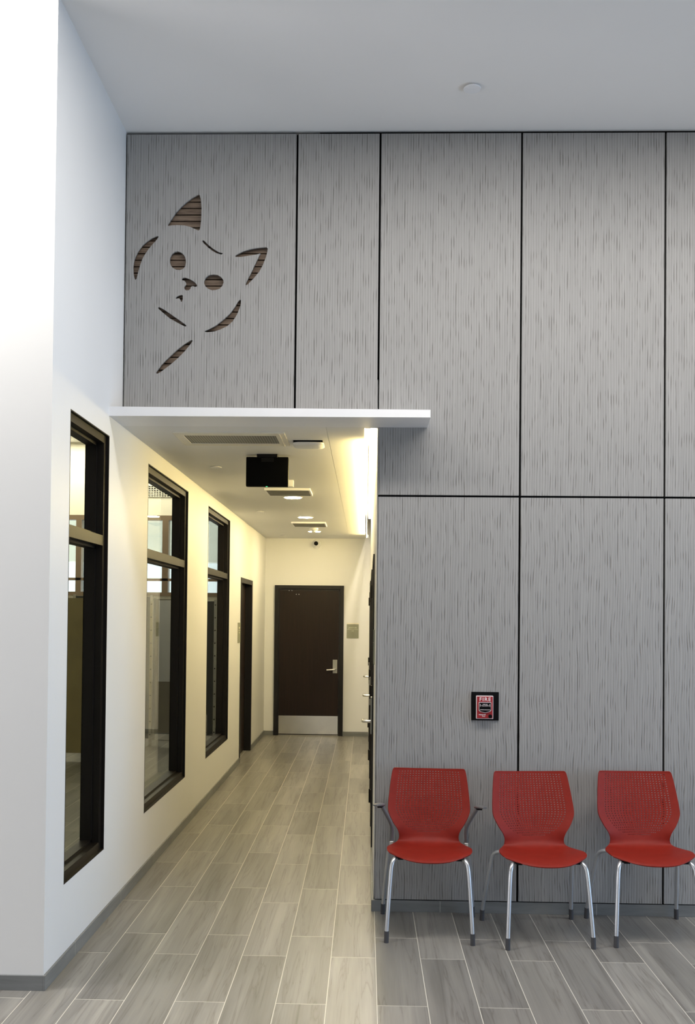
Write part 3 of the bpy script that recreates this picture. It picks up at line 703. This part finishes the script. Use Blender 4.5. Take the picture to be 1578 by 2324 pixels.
def sm_interp(tab, x):
    # Catmull-Rom through table
    n = len(tab)
    if x <= tab[0][0]: return tab[0][1]
    if x >= tab[-1][0]: return tab[-1][1]
    for i in range(n-1):
        if x <= tab[i+1][0]:
            h_ = tab[i+1][0]-tab[i][0]; f = (x-tab[i][0])/h_
            m = lambda j: 0 if j in (0, n-1) else (tab[j+1][1]-tab[j-1][1])/(tab[j+1][0]-tab[j-1][0])
            a, b = tab[i][1], tab[i+1][1]; ma, mb = m(i)*h_, m(i+1)*h_
            return (2*f**3-3*f**2+1)*a+(f**3-2*f**2+f)*ma+(-2*f**3+3*f**2)*b+(f**3-f**2)*mb
HW = [(0, .214), (1, .221), (2.2, .229), (3.5, .230), (5, .219), (6.5, .196), (8, .174), (9, .167), (10, .167), (11, .178), (12, .203), (12.9, .227), (13.5, .2285), (14.5, .222), (15.5, .214), (16.3, .208), (17, .205)]
def shell(t, u, s=None):
    """point of the shell's upper surface; t along the profile, u across -1..1 (s: shape coordinate)"""
    p = prof(t); w = sm_interp(HW, t)
    y, z = p.x, p.y
    if t < 9:
        k = max(0, 1-t/9.0)
        y += .118*(abs(u)**2.3)*(k**1.15)          # the front edge curves back to the corners
        z += .006*u*u*math.sin(PI*min(1, t/9))      # seat edges lift a little
        z += .016*(abs(u)**2.3)*(k**2)
    if t > 8.0:
        k = min(1, (t-8.0)/4.5); k = k*k*(3-2*k); q = 1-.35*max(0, (t-13)/4)
        y -= .042*k*q*abs(u)**2.2                   # back wraps forward at the sides
    x = u*w
    if t > 16.5:                                     # rounded top corners
        r = (t-16.5)/.5; x = u*(w-.009*r*r*r)
    return Vector((x, y, z))
def nrm(t, u):
    e = .02
    a = shell(min(17, t+e), u)-shell(max(0, t-e), u); b = shell(t, min(1, u+e))-shell(t, max(-1, u-e))
    return b.cross(a).normalized()
def make_part(name, ts, us_of, holes, parent, th=.006):
    """two-skinned shell piece with real perforations; vertex normals come from the surface itself"""
    nt, nu = len(ts), len(us_of(ts[0]))
    vs, ns = [], []
    for side in (0, 1):
        for t in ts:
            for u in us_of(t):
                n_ = nrm(t, u); p = shell(t, u)
                edge = th*.5*(max(0, abs(u)-.93)/.07)
                vs.append(p-n_*(th-edge*.0 if side else 0)); ns.append(-n_ if side else n_)
    idx = lambda s, i, j: s*nt*nu+i*nu+j
    solid = [[not holes(i, j) for j in range(nu-1)] for i in range(nt-1)]
    fs = []
    ok = lambda i, j: 0 <= i < nt-1 and 0 <= j < nu-1 and solid[i][j]
    for i in range(nt-1):
        for j in range(nu-1):
            if not solid[i][j]: continue
            fs.append((idx(0, i, j), idx(0, i, j+1), idx(0, i+1, j+1), idx(0, i+1, j)))
            fs.append((idx(1, i, j), idx(1, i+1, j), idx(1, i+1, j+1), idx(1, i, j+1)))
            if not ok(i-1, j): fs.append((idx(0, i, j+1), idx(0, i, j), idx(1, i, j), idx(1, i, j+1)))
            if not ok(i+1, j): fs.append((idx(0, i+1, j), idx(0, i+1, j+1), idx(1, i+1, j+1), idx(1, i+1, j)))
            if not ok(i, j-1): fs.append((idx(0, i, j), idx(0, i+1, j), idx(1, i+1, j), idx(1, i, j)))
            if not ok(i, j+1): fs.append((idx(0, i+1, j+1), idx(0, i, j+1), idx(1, i, j+1), idx(1, i+1, j+1)))
    me = bpy.data.meshes.new(name); me.from_pydata([tuple(v) for v in vs], [], fs); me.update()
    me.polygons.foreach_set('use_smooth', [True]*len(me.polygons))
    # rim faces keep flat normals, skins use the analytic ones
    ln = []
    for p in me.polygons:
        sides = {v >= nt*nu for v in p.vertices}
        for li in p.loop_indices:
            ln.append(tuple(p.normal) if len(sides) == 2 else tuple(ns[me.loops[li].vertex_index]))
    me.normals_split_custom_set(ln)
    me.materials.append(M['red'])
    o = bpy.data.objects.new(name, me); C.objects.link(o); o.parent = parent
    return o

# perforation grid
NC, NR = 22, 27
def u_of(c): return -.80+1.60*c/(NC-1)
U0 = [-1, -.975, -.93, -.88]
for c in range(NC):
    uc = u_of(c); U0 += [uc-.0138, uc+.0138]
U0 += [.88, .93, .975, 1]
def z_to_t(z):
    lo, hi = 9.0, 17.0
    for _ in range(30):
        m = (lo+hi)/2
        if prof(m).y < z: lo = m
        else: hi = m
    return lo
TB = [9.4, 9.8, 10.1]
zs = [.5120+k*(.8335-.5120)/(NR-1) for k in range(NR)]
for zc in zs: TB += [z_to_t(zc-.0022), z_to_t(zc+.0022)]
TB += [16.72, 16.85, 16.95, 17.0]
TB = sorted(TB)
def us_back(t):
    # below the widest point the perforation columns draw in towards the centre
    c = 1.0
    if t < 13.2: c = 1-.42*min(1, (13.2-t)/3.0)**1.7
    out = []
    for u in U0:
        if abs(u) <= .85: out.append(u*c)
        else:
            f = (abs(u)-.8165)/(1-.8165); out.append(math.copysign(.8165*c+(1-.8165*c)*f, u))
    return out
hole_t = {}
for r, zc in enumerate(zs):
    a = z_to_t(zc-.0022); hole_t[TB.index(a)] = r
def holes(i, j):
    if i not in hole_t: return False
    r = hole_t[i]; j0 = j-4
    if j0 < 0 or j0 % 2 or j0//2 >= NC: return False
    c = j0//2; trim = [3, 1][r] if r < 2 else 0
    return trim <= c < NC-trim
US = [-1, -.985, -.95, -.9, -.8, -.65, -.5, -.33, -.16, 0, .16, .33, .5, .65, .8, .9, .95, .985, 1]
TS = [0, .06, .15, .3]+[.6+k*.4 for k in range(23)]
TS = [t for t in TS if t < 9.35]+[9.4]

def make_chair(label, group, arms):
    t = thing('side_chair' if not arms else 'armchair', label, 'chair', (0, 0, 0), group)
    make_part('seat', TS, lambda q: US, lambda i, j: False, t)
    make_part('backrest', TB, us_back, holes, t)
    for s in (-1, 1):
        for kind in ('front', 'rear'):
            if kind == 'front':
                P = [(s*.13, -.10, .430), (s*.178, -.165, .430), (s*.197, -.195, .415), (s*.206, -.207, .375), (s*.222, -.240, .12), (s*.2255, -.247, .055)]
                foot = (s*.2265, -.249)
            else:
                P = [(s*.13, .03, .428), (s*.195, .085, .428), (s*.222, .125, .405), (s*.229, .145, .365), (s*.252, .225, .12), (s*.2565, .239, .055)]
                foot = (s*.2585, .243)
            bm = bmesh.new(); tube(bm, P, .0108, 14, 2); lg = obj('leg', bm, M['silver'], t, smooth=True, local=True)
            bm = bmesh.new(); tube(bm, [(P[-1][0], P[-1][1], .060), (foot[0], foot[1], .0)], .0128, 14, 0); fc = obj('foot_cap', bm, M['tip'], lg, smooth=True, local=True)
    bm = bmesh.new()
    box(bm, -.15, .15, -.115, -.085, .420, .436); box(bm, -.15, .15, .02, .05, .420, .436)
    for s in (-1, 1): box(bm, s*.15-.012, s*.15+.012, -.14, .07, .420, .438)
    for s in (-1, 1): box(bm, s*.155-.015, s*.155+.015, -.20, -.15, .424, .436)
    obj('seat_frame', bm, M['blackpl'], t, local=True)
    if arms:
        for s in (-1, 1):
            bm = bmesh.new(); tube(bm, [(s*.206, .085, .425), (s*.212, .075, .46), (s*.203, .055, .545), (s*.232, .025, .61), (s*.262, -.005, .668)], .0115, 12, 2)
            am = obj('arm', bm, M['arm'], t, smooth=True, local=True)
            bm = bmesh.new()
            P = [(.257, .03, .668), (.262, .005, .675), (.272, -.030, .682), (.285, -.070, .688), (.296, -.105, .690)]
            W = [.010, .018, .023, .024, .012]; H_ = [.006, .010, .010, .009, .005]; rings = []
            for (px, py_, pz), w_, h_ in zip(P, W, H_):
                rings.append([bm.verts.new((s*(px+w_*math.cos(2*PI*k/16)), py_+.25*w_*math.cos(2*PI*k/16), pz+h_*math.sin(2*PI*k/16))) for k in range(16)])
            for A, B in zip(rings, rings[1:]):
                for k in range(16): bm.faces.new((A[k], A[(k+1) % 16], B[(k+1) % 16], B[k]))
            bm.faces.new(rings[0]); bm.faces.new(rings[-1])
            pd = obj('arm_pad', bm, M['arm'], am, smooth=True, local=True)
            bm = bmesh.new(); box(bm, s*.275-.012, s*.275+.012, -.035, .01, .664, .674, .003); obj('pad_mount', bm, M['blackpl'], am, local=True)
            bm = bmesh.new(); box(bm, s*.208-.012, s*.208+.012, .06, .10, .440, .462, .004); obj('arm_clamp', bm, M['chrome'], t, local=True)
    return t
def copy_tree(o, parent=None):
    c = o.copy(); C.objects.link(c); c.parent = parent
    for ch in list(o.children): copy_tree(ch, c)
    return c
GC = 'red chairs lined up against the grey wall'
c1 = make_chair('red chair with grey armrests, nearest the corridor, perforated back, silver legs', GC, True)
c1.location = (.361, 5.391, 0); c1.rotation_euler.z = math.radians(-2.5)
c2 = make_chair('middle red chair without armrests between the armchair and the one cut by the frame', GC, False)
c3 = copy_tree(c2); c3['label'] = 'red armless chair at the right edge of the photo, rightmost of the row'
c2.location = (.954, 5.342, 0); c2.rotation_euler.z = math.radians(5.2)
c3.location = (1.546, 5.398, 0); c3.rotation_euler.z = math.radians(1.5)

# ------------------------------------------------------------------ lights
def area(name, loc, rot, sx, sy, W, col, spread=PI):
    l = bpy.data.lights.new(name, 'AREA'); l.shape = 'RECTANGLE'; l.size = sx; l.size_y = sy; l.energy = W; l.color = col; l.spread = spread
    o = bpy.data.objects.new(name, l); C.objects.link(o); o.location = loc; o.rotation_euler = rot; return o
for a_, b_, w_ in ((SKX0, SKA, 118), (SKB, SKX1, 126)):
    area('skylight_daylight', ((a_+b_)/2, (SKY0+SKY1)/2, ZC+.012), (0, 0, 0), b_-a_-.02, SKY1-SKY0-.04, w_, (1, .955, .90))
area('rear_window_daylight', (0, HY0+.02, 2.0), (PI/2, 0, 0), 4.5, 1.5, 6, (.96, .98, 1))
area('left_fill_light', (GX0+.02, 2.1, 1.35), (0, -PI/2, 0), 2.2, 2.9, 48, (1, .95, .98), math.radians(120))  # added fill lamp, lifts the lower part of the far-left white wall
area('right_window_daylight', (HX1-.02, 3.15, 1.45), (0, PI/2, 0), 2.4, 4.2, 46, (.16, .50, 1), math.radians(105))
area('side_room_light', (-3.4, 13.3, ZS-.02), (0, 0, 0), 3.0, .8, 120, (1, .90, .70))
area('side_room_light', (-3.6, 7.4, ZS-.02), (0, 0, 0), 2.0, 1.2, 14, (1, .88, .66))

w = bpy.data.worlds.new('sky'); S.world = w; w.use_nodes = True
bg = w.node_tree.nodes['Background']; bg.inputs[0].default_value = (.90, .95, 1, 1); bg.inputs[1].default_value = 2.6

# ------------------------------------------------------------------ camera
cam = bpy.data.cameras.new('camera'); co = bpy.data.objects.new('camera', cam); C.objects.link(co); S.camera = co
Rx, Ry, Rz = (0.9995712448911545, 0.027583585210830507, 0.009822026963127244), (0.009321071450258605, 0.01823159292258403, -0.9997903413448863), (-0.027756873270718373, 0.99945322794337, 0.017966667465371636)
m = Matrix(((Rx[0], -Ry[0], -Rz[0], 0), (Rx[1], -Ry[1], -Rz[1], 0), (Rx[2], -Ry[2], -Rz[2], 1.72), (0, 0, 0, 1)))
co.matrix_world = m
cam.sensor_fit = 'VERTICAL'; cam.sensor_height = 36; cam.lens = 36*2200/2324
cam.shift_x = (789-769.987)/2324; cam.shift_y = (1358.503-1162)/2324
cam.clip_start = .05; cam.clip_end = 100

S.view_settings.view_transform = 'Standard'; S.view_settings.look = 'None'; S.view_settings.gamma = 1; S.view_settings.use_curve_mapping = False
S.view_settings.exposure = 0
S.cycles.max_bounces = 10; S.cycles.diffuse_bounces = 6; S.cycles.transparent_max_bounces = 12; S.cycles.sample_clamp_indirect = 6
